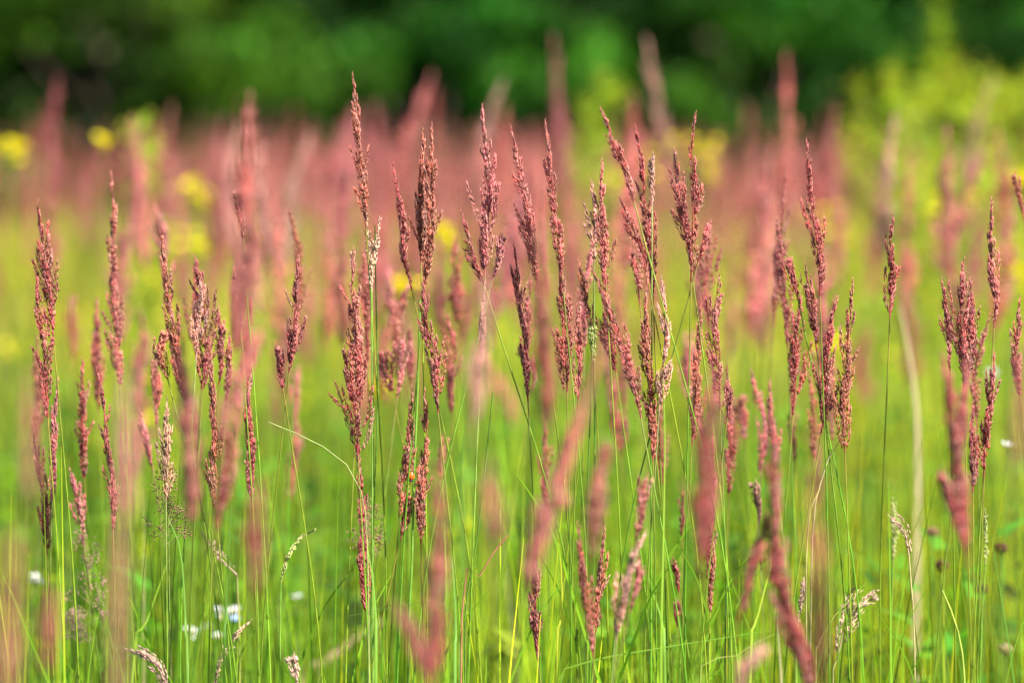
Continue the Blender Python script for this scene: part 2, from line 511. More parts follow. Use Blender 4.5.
def panicle(mb, axis, wid, col, rng, dens=1.0, opn=0.25, sp=0.0068, spw=0.00092, topw=0.16, lob=1.0):
    """dense lobed flower head along axis (base -> tip)"""
    n = 40
    A = spline(axis, n)
    L = np.linalg.norm(np.diff(A, axis=0), axis=1).sum()
    T = nrm(np.gradient(A, axis=0))
    a0, b0 = frame(T)
    col = np.array(col)
    tube(mb, A, np.linspace(.0009, .0003, n), col * .8, 4)
    P, D, LN, C = [], [], [], []
    L_tip = A[-1] + T[-1] * np.linspace(-.012, .004, 14)[:, None] + rng.normal(0, .0004, (14, 3))
    spikelets(mb, L_tip, T[-1] + rng.normal(0, .08, (14, 3)), sp, spw * .8, col * .8 + .2 * np.array(PAL['pale']), rng=rng)
    nodes = max(6, int(L / 0.0085))
    big = 0.75 + wid / .05
    for k in range(nodes):
        s = (k + rng.uniform(0, .9)) / nodes * 0.97
        prof = min(1.0, 0.50 + s * 2.0) * (1 - s) ** 0.85 * (1 - topw) + topw * (1 - s) ** .4
        R = wid / 2 * prof
        nb = 1 if s > .8 else int(rng.integers(1, 4))
        for q in range(nb):
            bl = (0.026 * (1 - s) + 0.011) * rng.uniform(.5, 1.3) * big
            bl = min(bl, (1 - s) * L + .006)
            az = rng.uniform(0, 6.28)
            spread = R * rng.uniform(.45, 1.15)
            if s < .75 and rng.uniform() < .10 + opn * .35:
                spread = R * rng.uniform(1.3, 2.3) + .001; bl *= 1.2
            i0 = s * (n - 1)
            m = max(5, int(bl / 0.00058 * dens * rng.uniform(.8, 1.15)))
            u = np.sort(rng.uniform(0.0, 1, m))
            si = np.clip(i0 + u * bl / L * (n - 1), 0, n - 1)
            ii = np.minimum(si.astype(int), n - 2); fr = (si - ii)[:, None]
            base = A[ii] * (1 - fr) + A[ii + 1] * fr
            rad = a0[ii] * math.cos(az) + b0[ii] * math.sin(az)
            off = spread * (.25 + .75 * u ** .8)
            lr = min(.0026, bl * .085) * np.sin(np.clip(u * .92 + .06, 0, 1) * math.pi) ** .8 * lob * min(1, .35 + 1.1 * (1 - s))
            th = rng.uniform(0, 6.28, m)
            jit = (a0[ii] * np.cos(th)[:, None] + b0[ii] * np.sin(th)[:, None])
            P.append(base + rad * off[:, None] + jit * (lr * rng.uniform(.15, 1, m))[:, None] - T[ii] * sp * .3)
            D.append(T[ii] + rad * (.75 * spread / max(bl, .01)) + jit * .13 + rng.normal(0, .06, (m, 3)))
            LN.append(sp * rng.uniform(.7, 1.2, m))
            lc = col * rng.uniform(.6, 1.3)
            if rng.uniform() < .13:
                lc = lc * .5 + np.array(PAL['pale']) * .45
            C.append(lc * rng.uniform(.85, 1.15, (m, 1)))
    P = np.concatenate(P); D = np.concatenate(D); LN = np.concatenate(LN); C = np.concatenate(C)
    pale = rng.uniform(0, 1, len(P)) < .20
    C[pale] = C[pale] * .6 + np.array(PAL['pale']) * .4
    spikelets(mb, P, D, LN, spw * rng.uniform(.75, 1.25, len(P)), C, tipmix=.5, rng=rng)


GROUP = 'sharp and blurred reed grass heads standing in the meadow'


def reed(spec, D, wpx, ck, opn, label, dens=1.0, leaf=True, seed=None, topw=.25, mat=None):
    rng = np.random.default_rng(seed if seed is not None else len(bpy.data.objects) + 5)
    pts = [tuple(map(float, s.split(','))) for s in spec.split()]
    W3 = [at(x, y, D) for x, y in pts][::-1]                # base -> tip
    for i in range(1, len(W3)):                              # a little sway in depth
        W3[i][1] += .006 * math.sin(i * 1.3 + pts[0][0])
    B = W3[0]
    d = nrm(W3[1] - W3[0])
    sl = np.clip(d[0] / max(d[2], .2), -.35, .35)
    G = np.array([B[0] - sl * .45 * B[2] + rng.normal(0, .008), B[1] + rng.uniform(-.04, .04), -.03])
    root = thing_empty('reed_stalk', G, label, 'reed grass', GROUP)
    mid = B - np.array([sl * .9 * .3 * B[2], 0, B[2] * .33])
    st = spline([G, (G * .55 + mid * .45) + rng.normal(0, .004, 3) * [1, 1, 0], mid, B], 22)
    mb = MB()
    t = np.linspace(0, 1, 22)[:, None]
    cc = CULM * rng.uniform(.7, 1.25) * np.array([rng.uniform(.8, 1.5), 1, 1])
    colr = cc * (1 - t ** 10 * .4) + np.array(PAL[ck]) * .4 * t ** 10
    tube(mb, st, np.linspace(.0014, .00075, 22), colr, 6)
    for z in (.35, .62):                                     # swollen nodes
        i = int(z * 21)
        tube(mb, np.array([st[i] - [0, 0, .003], st[i], st[i] + [0, 0, .003]]), [.0012, .0019, .0012], cc * .6, 6)
    mb.build('stem', M_STEM, root, origin=G, smooth=True)
    mb = MB()
    wpx = wpx * (1.04 if abs(D - F) < .5 else 1.25)
    far = abs(D - F) > .5
    panicle(mb, W3, wpx / FPX * D, PAL[ck], rng, dens=dens, opn=opn, topw=topw, spw=.0015 if far else .00092, lob=1.5 if far else 1.0)
    mb.build('flower_head', mat or M_HEAD, root, origin=G)
    if leaf:
        i = rng.integers(6, 12); p0 = st[i]; az = rng.uniform(0, 6.28); Ln = rng.uniform(.14, .26)
        o_ = np.array([math.cos(az), math.sin(az), 0])
        path = spline([p0, p0 + o_ * Ln * .2 + [0, 0, Ln * .5], p0 + o_ * Ln * .35 + [0, 0, Ln * .85], p0 + o_ * Ln * .55 + [0, 0, Ln * 1.1]], 12)
        mb = MB()
        ribbon(mb, path, .0045 * np.linspace(1, 0.03, 12) ** .6, np.array(BR) * rng.uniform(.7, 1.2), face=(o_[1] + .01, -o_[0], .2))
        mb.build('leaf', M_BLADE, root, origin=G)
    return root


F = 4.0
HEADS = [
 # spec (tip ... base in the photograph), distance, width, colour, openness, label
 ("39,208 44,250 50,300 54,345", 4.0, 16, 'red', .8, 'slim dark red reed with loose side tufts, leftmost of the tall sharp ones'),
 ("37,278 39,310 43,350 46,390 48,418", 3.95, 14, 'red', .3, 'narrow red reed just in front of the leftmost tall loose one'),
 ("33,425 38,460 44,500 47,555", 4.12, 15, 'brown', .9, 'broken brownish reed low at the left edge with dark lower tufts'),
 ("58,385 55,420 53,470 52,500", 4.1, 8, 'pink', .4, 'thin pink reed head beside the brownish one at the left'),
 ("112,178 114,220 112,270 116,330 120,385", 4.25, 14, 'salmon', .5, 'tall softly focused pinkish red reed right of the leftmost pair'),
 ("83,365 84,400 81,430 84,478", 4.25, 13, 'red', .3, 'short plump red reed left of the dark tipped one'),
 ("72,475 78,500 84,545", 4.2, 10, 'pink', .9, 'forked pink reed above the airy pale grass'),
 ("97,375 103,400 107,440 112,475 113,530", 4.0, 9, 'red', .2, 'thin curved red reed with a blackish tip'),
 ("161,240 166,280 172,320 178,360 185,400", 4.0, 17, 'orange', .2, 'dense orange red reed with a bent whitish tip'),
 ("196,262 203,300 205,345 202,390", 4.1, 22, 'purple', .4, 'broad dark reed with pale strands, right of the white tipped one'),
 ("200,285 199,320 196,360", 4.05, 8, 'pale', .3, 'pale pink strand of a head leaning on the broad dark reed'),
 ("219,318 222,350 219,385", 4.15, 10, 'red', .2, 'short red reed between the broad dark one and the big blurred one'),
 ("229,338 229,370 226,405", 4.1, 9, 'brown', .2, 'small brown reed tucked behind the big blurred salmon one'),
 ("240,195 241,215 243,240", 3.95, 8, 'salmon', .2, 'small sharp pink tip showing over the big blurred reed'),
 ("235,274 239,300 241,330", 3.95, 9, 'salmon', .3, 'sharp pink head in front of the lower half of the big blurred reed'),
 ("210,350 213,395 215,440 214,470", 4.0, 10, 'orange', .2, 'slender orange reed behind the low blurred salmon ones'),
 ("211,455 213,480 216,510", 4.0, 8, 'orange', .2, 'little orange head directly under the slender orange one'),
 ("250,365 247,400 250,440 252,500", 4.0, 11, 'red', .3, 'narrow sharp red reed with a straight dark stem, right of the blurred salmon ones'),
 ("156,357 156,390 157,425", 4.25, 10, 'salmon', .6, 'soft pink reed low between the dark tipped and white tipped reeds'),
 ("141,415 148,440 153,470", 4.3, 8, 'pink', .8, 'faint pink side head leaning left above the open brown grass'),
 ("167,405 166,450 166,500", 4.0, 9, 'tan', .7, 'tan reed with a ragged spreading base'),
 ("166,335 160,352 168,380", 4.0, 9, 'brown', .4, 'small dark brown tuft under the dense orange red reed'),
 ("353,80 357,120 361,165 364,200 366,228", 4.0, 12, 'brown', .2, 'tallest sharp reed, slim rusty brown against the dark trees'),
 ("353,255 352,290 355,330 358,370 356,410", 4.0, 20, 'salmon', .9, 'large sharp rosy reed with spreading side tufts, below the tallest one'),
 ("346,352 350,385 356,420 358,455", 3.98, 26, 'red', .9, 'wide tufted red head in the lower half of the large rosy reed'),
 ("357,430 360,490 362,545 366,612", 4.0, 11, 'red', .1, 'long narrow tail head running down under the large rosy reed'),
 ("298,262 296,300 293,340 289,372", 4.0, 15, 'purple', .5, 'dark purple reed with a whitish tip, standing alone left of the rosy one'),
 ("277,350 280,370 283,388", 4.0, 8, 'purple', .2, 'small purple tuft at the foot of the lone dark purple reed'),
 ("298,370 296,400 292,430", 4.9, 12, 'pink', .3, 'blurred pink reed behind the lone dark purple one'),
 ("394,170 399,200 403,235 405,262 412,290", 4.08, 11, 'red', .2, 'thin reed leaning in towards the dark twin pair'),
 ("432,131 431,170 431,210 428,250 424,292", 3.98, 15, 'brown', .1, 'right and taller one of the dark twin reeds'),
 ("423,136 422,170 420,215 421,262", 4.0, 12, 'brown', .1, 'left one of the dark twin reeds'),
 ("424,285 427,320 432,360 438,412", 3.97, 17, 'purple', .5, 'purplish pink reed hanging under the dark twin pair'),
 ("425,396 427,435 423,468 420,500 421,545", 4.0, 11, 'orange', .2, 'rusty reed just right of the ladybird'),
 ("412,393 410,428 406,460 401,490 399,517", 4.0, 11, 'orange', .2, 'rusty reed just left of the ladybird'),
 ("408,500 405,520 400,540", 4.0, 7, 'orange', .1, 'tiny rusty head below the ladybird'),
 ("382,355 388,375 392,392", 4.25, 10, 'purple', .5, 'small purple tuft with pale ends right of the rosy reed'),
 ("404,343 401,370 397,398", 4.25, 10, 'pink', .2, 'small upright pink head between the rosy and the purplish reeds'),
 ("455,242 456,285 456,322", 4.7, 13, 'red', .3, 'softly blurred red reed left of the big three-pronged one'),
 ("447,318 455,350 452,385 452,412", 4.45, 18, 'red', .6, 'soft red bushy reed under the blurred one left of the three-pronged reed'),
 ("483,112 485,150 487,190 488,220 485,275", 4.0, 20, 'pink', .5, 'big pinkish reed with a tall point, middle prong of three'),
 ("463,218 469,240 476,262 484,284", 4.0, 9, 'purple', .2, 'left prong branching low from the big pinkish reed'),
 ("501,240 498,258 492,280", 4.0, 9, 'pink', .2, 'short right prong branching from the big pinkish reed'),
 ("484,290 482,330 480,372", 3.95, 7, 'pale', .1, 'pale thin head in front of the long blurred pink one'),
 ("512,133 518,165 524,190 529,220 533,250 538,285", 4.0, 13, 'salmon', .3, 'left one of two tall rosy reeds that flank a brown blur'),
 ("546,128 550,160 554,200 558,235 562,275", 3.96, 14, 'salmon', .2, 'right one of two tall rosy reeds that flank a brown blur'),
 ("560,265 563,300 566,340 567,392", 3.97, 19, 'red', .2, 'thick red lower head under the right tall rosy reed'),
 ("514,248 518,280 521,310 525,350 528,402", 4.0, 13, 'purple', .7, 'loosely branched purple reed left of the brown blur'),
 ("520,352 534,370 530,395", 4.5, 8, 'purple', .5, 'faint dark tuft at the foot of the loose purple reed'),
 ("577,312 579,340 579,368 578,398", 4.0, 8, 'red', .1, 'thin short red reed right of the thick red head'),
 ("602,167 601,200 603,240 606,285", 4.0, 14, 'salmon', .2, 'pale rosy reed standing left of the tall leaning one'),
 ("592,188 594,220 594,262", 4.05, 10, 'pale', .2, 'faded twin head just left of the pale rosy reed'),
 ("580,267 585,290 590,320 592,348", 4.08, 8, 'brown', .3, 'small brown reed leaning beside the pale rosy one'),
 ("603,115 612,138 619,158 627,180 634,202", 3.93, 13, 'salmon', .2, 'tall rosy reed whose head leans to the upper left in the middle of the photo'),
 ("637,132 642,165 645,200 650,245 653,300", 4.03, 14, 'red', .2, 'upright red reed crossed by the tall leaning rosy one'),
 ("653,160 652,182 652,206", 4.0, 5, 'pale', .0, 'tiny pale pointed head between two red reeds'),
 ("622,203 632,225 641,247 647,275", 4.0, 11, 'red', .4, 'short red head slanting beneath the tall leaning reed'),
 ("594,272 605,300 617,330 627,358 634,385 641,418", 3.9, 14, 'salmon', .3, 'bright salmon reed slanting down to the right in the centre'),
 ("602,262 605,300 611,340 616,372", 4.1, 16, 'red', .4, 'dense red reed behind the bright slanting salmon one'),
 ("632,255 637,280 640,305", 4.1, 9, 'salmon', .5, 'small rosy tuft over the slanting salmon reed'),
 ("647,270 645,335 648,370 652,410 653,462", 4.0, 9, 'brown', .3, 'long thin brown reed under the upright red one'),
 ("662,283 666,318 664,350 661,382 659,412", 4.0, 12, 'pale', .3, 'pale pink reed with fluffy tips right of the thin brown one'),
 ("701,306 698,350 695,397 692,446", 4.12, 12, 'orange', .3, 'long orange pink reed left of the dark feathery one'),
 ("695,120 692,155 694,190 692,230 691,282", 4.0, 12, 'red', .2, 'tall red reed with a knobbly point right of the centre'),
 ("675,156 678,188 684,217 689,250", 4.02, 13, 'salmon', .7, 'shorter loosely tufted reed touching the knobbly red one'),
 ("709,228 704,242 698,262", 4.0, 6, 'red', .1, 'short twig-like head on the right side of the knobbly red reed'),
 ("719,281 715,305 712,330 718,368 720,410", 4.0, 17, 'purple', .4, 'dark feathery reed on a long dark stem right of centre'),
 ("728,388 729,402 727,418", 4.0, 6, 'purple', .2, 'tiny blackish green head beside the dark feathery reed'),
 ("807,147 809,180 812,210 817,245 819,272 820,296", 3.96, 15, 'red', .1, 'tall deep red reed, sharpest one on the right'),
 ("785,173 783,215 780,250 777,290 774,325", 4.45, 14, 'purple', .1, 'soft mauve reed left of the tall deep red one'),
 ("788,262 793,280 798,300", 4.0, 8, 'red', .1, 'small slanting red head between the mauve and deep red reeds'),
 ("799,298 795,340 796,380 793,415", 4.12, 21, 'red', .3, 'stout brick red head under the soft mauve reed'),
 ("806,270 811,300 814,330 817,352", 4.0, 13, 'purple', .3, 'dark lower tuft of heads below the tall deep red reed'),
 ("836,303 829,335 825,365 827,400 821,434", 4.0, 13, 'red', .4, 'red reed with a rosy top just left of the green tipped one'),
 ("852,285 851,310 848,345 846,375 843,405 845,452", 4.0, 14, 'brown', .4, 'dark reed with a thin greenish tip, right of the red cluster'),
 ("892,221 890,254 894,268 891,290 890,317", 4.08, 9, 'red', .2, 'small lone dark red reed standing in open green'),
 ("991,205 992,240 993,270 996,300 994,328", 4.0, 9, 'salmon', .1, 'very thin pale tipped reed near the right edge'),
 ("942,285 947,310 949,340 950,372", 3.98, 9, 'purple', .2, 'left finger of the purple three headed cluster on the right'),
 ("963,265 960,300 962,340 964,392", 3.96, 18, 'purple', .4, 'middle and tallest head of the purple cluster on the right'),
 ("971,285 970,315 972,350 968,380", 4.0, 11, 'purple', .4, 'right side head of the purple cluster on the right'),
 ("1019,303 1017,335 1016,362 1020,395", 4.08, 13, 'red', .2, 'red reed cut by the right edge of the photo'),
 ("1017,178 1020,195 1024,222", 4.3, 8, 'brown', .2, 'brown tip leaning out at the right edge under a yellow flower'),
 ("994,358 991,385 987,415 985,445 984,477", 3.96, 12, 'red', .6, 'small deep red reed with spread tufts right of the purple cluster'),
 ("973,410 972,440 973,492", 4.1, 7, 'purple', .2, 'thin dark head half hidden by the blurred red reed on the right'),
 ("534,560 536,600 534,634 538,662", 4.0, 11, 'purple', .3, 'small dark purple reed at the bottom, below the slanting pink blur'),
 ("578,530 582,563 587,599 591,625 593,657", 3.75, 10, 'red', .1, 'thin red reed curving down at the bottom centre'),
 ("604,534 602,563 599,599 596,632", 4.0, 9, 'brown', .3, 'fine brown reed beside the thin curving red one at the bottom'),
 ("646,483 641,508 636,541", 3.65, 13, 'red', .1, 'short soft red head over the pale forked one at the bottom'),
 ("643,539 631,563 624,590 619,614 616,642", 3.65, 14, 'pale', .7, 'pale forked pink reed at the bottom centre'),
 ("639,565 636,590 630,612", 3.65, 9, 'salmon', .2, 'salmon side head beside the pale forked reed at the bottom'),
 ("713,440 712,500 711,560 710,612", 4.02, 9, 'orange', .2, 'sharp orange strand along the edge of the wide red blur'),
 ("674,563 676,575 679,592", 4.1, 6, 'red', .1, 'tiny red head among green stems left of the wide red blur'),
 ("677,606 677,618 678,628", 4.2, 6, 'red', .1, 'lowest tiny red head among the green stems'),
 ("683,498 682,520 682,540", 4.25, 6, 'brown', .2, 'little brown head above the tiny red ones'),
 ("770,388 770,412 773,444 776,470", 3.72, 9, 'salmon', .1, 'rosy tip rising out of the big crossing red blur'),
 ("756,486 758,505 759,525", 4.2, 8, 'pale', .2, 'whitish little head just left of the big crossing red blur'),
 ("742,400 744,425 745,440", 4.6, 7, 'red', .2, 'faint red head low behind the mauve reed'),
 ("388,270 390,300 394,330", 4.9, 9, 'pink', .2, 'hazy pink head left of the dark twin pair, low down'),
 ("411,332 410,355 410,385", 4.5, 9, 'purple', .4, 'dark greenish blurred head behind the purplish hanging reed'),
 ("442,440 440,462 441,480", 4.4, 6, 'brown', .2, 'little brown head low beside the rusty reeds'),
 # close in front of the plane of focus: blurred
 ("249,103 245,160 247,240 243,300 240,345", 3.15, 24, 'salmon', .2, 'big blurred salmon reed rising high at the left of the photo'),
 ("178,322 184,380 186,430 190,480 190,525", 3.2, 15, 'salmon', .1, 'blurred salmon reed in front of the dense orange red one'),
 ("256,335 240,380 228,415 222,445", 3.1, 12, 'salmon', .1, 'blurred head slanting down left from the big salmon reed'),
 ("241,400 232,450 223,500 218,530", 3.3, 16, 'red', .2, 'blurred red head lowest of the salmon group on the left'),
 ("541,190 541,260 543,320 545,370 548,432", 3.15, 17, 'brown', .2, 'brownish vertical blur between two tall rosy reeds'),
 ("486,285 482,350 472,430", 3.05, 12, 'pale', .0, 'long pale pink blur under the big three-pronged reed'),
 ("600,352 589,390 575,435 560,480 545,522 533,562 524,600", 3.0, 16, 'salmon', .0, 'long slanting salmon blur left of the centre bottom'),
 ("603,445 597,500 592,560", 3.2, 14, 'brown', .2, 'faint brown upright blur right of the long slanting one'),
 ("711,378 709,430 706,490 702,570", 3.05, 22, 'red', .1, 'wide dusky red upright blur right of centre'),
 ("772,420 774,470 773,516 779,581 789,620 804,658 812,700", 3.3, 22, 'red', .0, 'big crossing red blur running down to the bottom edge'),
 ("765,522 752,565 738,622", 3.3, 9, 'red', .0, 'thin blurred red arm crossing the big blur'),
 ("812,500 817,560 818,610 815,700", 2.7, 16, 'red', .1, 'upright red blur next to the big crossing one at the bottom'),
 ("757,648 745,672 738,700", 3.15, 14, 'pale', .1, 'pale pink blurred tip at the bottom edge left of the crossing blur'),
 ("943,360 948,400 955,440 962,485 967,555", 3.25, 16, 'red', .1, 'blurred brick red reed below the purple cluster'),
 ("966,370 963,415 958,460", 3.3, 10, 'red', .0, 'second finger of the blurred brick red reed on the right'),
 ("943,478 949,500 958,525", 3.3, 8, 'purple', .0, 'small blurred dark arm left of the brick red reed'),
 ("437,470 440,540 438,600 432,695", 2.95, 14, 'red', .0, 'tall red blur standing at the bottom left of the centre'),
 ("400,612 415,640 433,690", 2.9, 11, 'salmon', .1, 'blurred salmon arm rising left from the bottom edge'),
 ("490,470 492,510 491,560", 2.75, 13, 'brown', .1, 'faint reddish blur low in the middle left'),
 ("53,600 49,630 46,668", 2.7, 12, 'red', .0, 'blurred dark red tip near the bottom left corner'),
 ("128,380 127,440 125,520", 2.4, 5, 'pale', .0, 'very faint wide blur between the left reeds'),
 ("118,520 117,600 114,720", 2.55, 7, 'salmon', .0, 'wide salmon blur rising from the bottom at the left'),
 ("12,540 8,620 4,720", 2.4, 9, 'salmon', .0, 'wide salmon blur in the bottom left corner'),
 ("33,380 30,430 28,500", 2.5, 6, 'brown', .0, 'faint brown blur at the left edge'),
 ("257,490 257,530 256,600", 2.7, 9, 'red', .0, 'narrow dull red blur left of the curled green stem'),
 ("1020,350 1019,400 1016,480", 2.6, 8, 'salmon', .0, 'narrow blur at the right edge'),
]
for i, (s, D, w, ck, op, lb) in enumerate(HEADS):
    blur = abs(D - F) > .5
    if D < 3.22: D -= .15
    reed(s, D, w, ck, op, lb, dens=1.0 if blur else 1.0, seed=100 + i, leaf=not blur)


# side branch of the tallest reed: sparse pale lower part
def sparse_head(spec, D, n, ck, label, root=None, ln=.008):
    pass


# blurred reeds behind -------------------------------------------------------------
def proto_reed(i):
    rng = np.random.default_rng(500 + i)
    L = rng.uniform(.17, .24); hgt = 0.95
    root = thing_empty('reed_stalk', (0, 0, 0), 'x', 'reed grass', 'blurred reed grass heads behind the sharp ones')
    b = hgt - L
    ln = rng.normal(0, .03)
    ax = [np.array([ln * .3, 0, b]), np.array([ln * .8, .01, b + L * .5]), np.array([ln * 1.4 + rng.normal(0, .012), 0, hgt])]
    mb = MB(); st = spline([(0, 0, -.03), (0, 0, b * .5), ax[0]], 8)
    tube(mb, st, np.linspace(.0016, .0009, 8), CULM * [1.5, 1.05, 1], 5)
    mb.build('stem', M_STEM, root, smooth=True)
    mb = MB(); ck = ['red', 'salmon', 'salmon', 'pink', 'red', 'pink', 'salmon', 'pale'][i]
    panicle(mb, ax, rng.uniform(.025, .036), PAL[ck], rng, dens=.30, opn=.5, sp=.009, spw=.0034, lob=1.4)
    mb.build('flower_head', M_HEADV, root)
    return root


PROTO = [proto_reed(i) for i in range(8)]
used = set()


def bg_reed(i, x, y, tip, label, lean=0.0, group='blurred reed grass heads behind the sharp ones', sxy=1.0):
    src = PROTO[i]
    if i in used:
        r = src.copy(); COL.objects.link(r)
        for ch in list(src.children):
            c = ch.copy(); COL.objects.link(c); c.parent = r
    else:
        r = src; used.add(i)
    r.location = (x, y, -.02)
    s = (tip + .02) / .95
    r.scale = (sxy, sxy, s)
    r.rotation_euler = (random.uniform(-.03, .03), lean, random.uniform(0, 6.28) if abs(lean) < .01 else 0)
    r['label'] = label; r['group'] = group
    return r


SPEC_BG = [  # tip px, py, distance, proto, lean, label
 (62, 82, 8.0, 4, 0, 'tall blurred red reed standing against the dark trees at the upper left'),
 (571, 42, 8.0, 5, 0, 'faint tall blurred reed against the trees above the two rosy ones'),
 (675, 42, 7.6, 7, 0, 'tall pale brownish blurred reed against the trees right of centre'),
 (788, 58, 7.6, 1, 0, 'tall blurred orange pink reed against the trees above the deep red one'),
 (852, 112, 6.6, 7, -.22, 'pale blurred reed leaning left before the yellow green weeds'),
 (962, 82, 8.5, 7, 0, 'pale blurred head inside the yellow green weeds'),
 (400, 78, 8.5, 3, 0, 'blurred pink reed behind and right of the tallest sharp reed'),
 (464, 84, 7.8, 7, 0, 'pale tall blurred reed left of the three-pronged one'),
 (372, 105, 8.6, 1, 0, 'blurred pink reed close behind the tallest sharp reed'),
 (327, 108, 9.0, 3, 0, 'blurred pink reed left of the tallest sharp reed'),
 (160, 125, 7.0, 5, .06, 'pinkish blurred reed leaning right near the yellow streak'),
 (45, 150, 7.0, 1, 0, 'blurred rosy reed near the left edge below the tall red one'),
 (210, 150, 7.6, 0, 0, 'blurred dark rosy reed left of the big salmon blur'),
 (282, 140, 7.2, 7, 0, 'pale tipped blurred reed right of the big salmon blur'),
 (627, 100, 7.6, 4, 0, 'blurred red reed behind the leaning rosy head'),
 (812, 108, 8.0, 0, 0, 'blurred dull red reed right behind the deep red one'),
 (940, 150, 6.8, 3, 0, 'broad blurred pink reed left of the right edge'),
 (905, 165, 6.6, 1, 0, 'broad blurred salmon reed above the lone dark red one'),
 (520, 110, 8.2, 4, 0, 'blurred dusky reed behind the left tall rosy one'),
 (750, 145, 7.4, 0, 0, 'blurred mauve reed left of the soft mauve one'),
 (740, 170, 6.0, 5, 0, 'hazy pink reed head left of the mauve reed'),
 (120, 215, 6.0, 3, 0, 'hazy pink reed behind the tall softly focused one at the left'),
 (330, 215, 6.0, 0, 0, 'hazy red reed left of the tallest sharp one, low down'),
 (985, 200, 6.0, 0, 0, 'hazy red reed behind the very thin pale tipped one'),
]
for (px, py, D, pi_, ln, lb) in SPEC_BG:
    p = at(px, py, D)
    bg_reed(pi_, p[0] - math.sin(ln) * p[2], p[1], p[2], lb, ln)

rb = np.random.default_rng(77)


def band_density(px, d):
    # the reddish band is thickest left of the middle and thins out to the right edge
    v = 0.35 + 0.65 * math.exp(-((px - 430) / 300) ** 2) + .25 * math.sin(px / 37.0 + d) * .5
    if px > 830: v *= .75
    if px < 120: v *= .7
    return v


LAND = [(2, 'the left edge'), (40, 'the leftmost dark red reed'), (97, 'the dark tipped curved reed'), (161, 'the white tipped orange reed'),
        (248, 'the big salmon blur'), (298, 'the lone purple reed'), (355, 'the tallest sharp reed'), (428, 'the dark twin reeds'), (485, 'the three-pronged reed'),
        (548, 'the right tall rosy reed'), (604, 'the leaning rosy reed'), (694, 'the knobbly red reed'), (719, 'the dark feathery reed'), (785, 'the soft mauve reed'),
        (808, 'the tall deep red reed'), (852, 'the green tipped dark reed'), (892, 'the lone small reed'), (963, 'the purple cluster'), (1020, 'the right edge')]


def where(px):
    d, nm = min(((abs(px - x), t) for x, t in LAND))
    x = [a for a, t in LAND if t == nm][0]
    return ('directly behind ' if d < 9 else 'left of ' if px < x else 'right of ') + nm


def high(py):
    return 'very tall' if py < 105 else 'tall' if py < 145 else 'mid-height' if py < 190 else 'short' if py < 240 else 'very short' if py < 320 else 'lowest'


CL = [(45, 25), (165, 35), (220, 30), (375, 30), (425, 30), (480, 25), (525, 25), (560, 30), (620, 40), (660, 30), (700, 25), (790, 30), (830, 25), (950, 30), (300, 25), (100, 20)]
rm = np.random.default_rng(41)
nf = 0
while nf < 44:
    cx, cw_ = CL[rm.integers(0, len(CL))] if nf % 5 else (rm.uniform(0, 1024), 1)
    px = float(np.clip(rm.normal(cx, cw_), 3, 1020)); D = float(rm.choice([rm.uniform(4.2, 4.5), rm.uniform(4.4, 5.6), rm.uniform(4.4, 5.6)]))
    py = rm.uniform(205, 430); Lp = rm.uniform(.08, .15) * FPX / D; ln = rm.normal(0, .07) * Lp
    ck = ['red', 'salmon', 'pink', 'purple', 'brown'][rm.integers(0, 5)]
    reed('%f,%f %f,%f %f,%f' % (px - ln, py, px - ln * .2 + rm.normal(0, 3), py + Lp * .5, px, py + Lp), D, rm.uniform(8, 14), ck, rm.uniform(.1, .6),
         '%s %s half-sharp %s reed head %s' % (high(py), 'narrow' if nf % 2 else 'bushy', ck, where(px)), dens=.7, seed=700 + nf, leaf=False)
    nf += 1
cnt = 0
while cnt < 104:
    D = float(np.sqrt(rb.uniform(5.6 ** 2, 9.6 ** 2)))
    px = rb.uniform(-120, 1144)
    if rb.uniform() > band_density(px, D) or (D < 6.6 and rb.uniform() < .6):
        continue
    tip = min(rb.normal(.95, .125), CAM_Z + rb.uniform(-.02, .03))
    p = at(px, 300, D)
    nearb = D < 7.6
    pi_ = int(rb.integers(0, 8)); pyt = HORIZON + (CAM_Z - tip) / D * FPX
    cw = ['red', 'salmon', 'salmon', 'pink', 'red', 'pink', 'salmon', 'pale'][pi_]
    bg_reed(pi_, p[0], D, tip, '%s %s %s blurred reed %s' % (high(pyt), 'large' if nearb else 'small', cw, where(px)),
            0.0, 'soft reed heads in the nearer blurred band' if nearb else 'soft reed heads in the far blurred band')
    cnt += 1


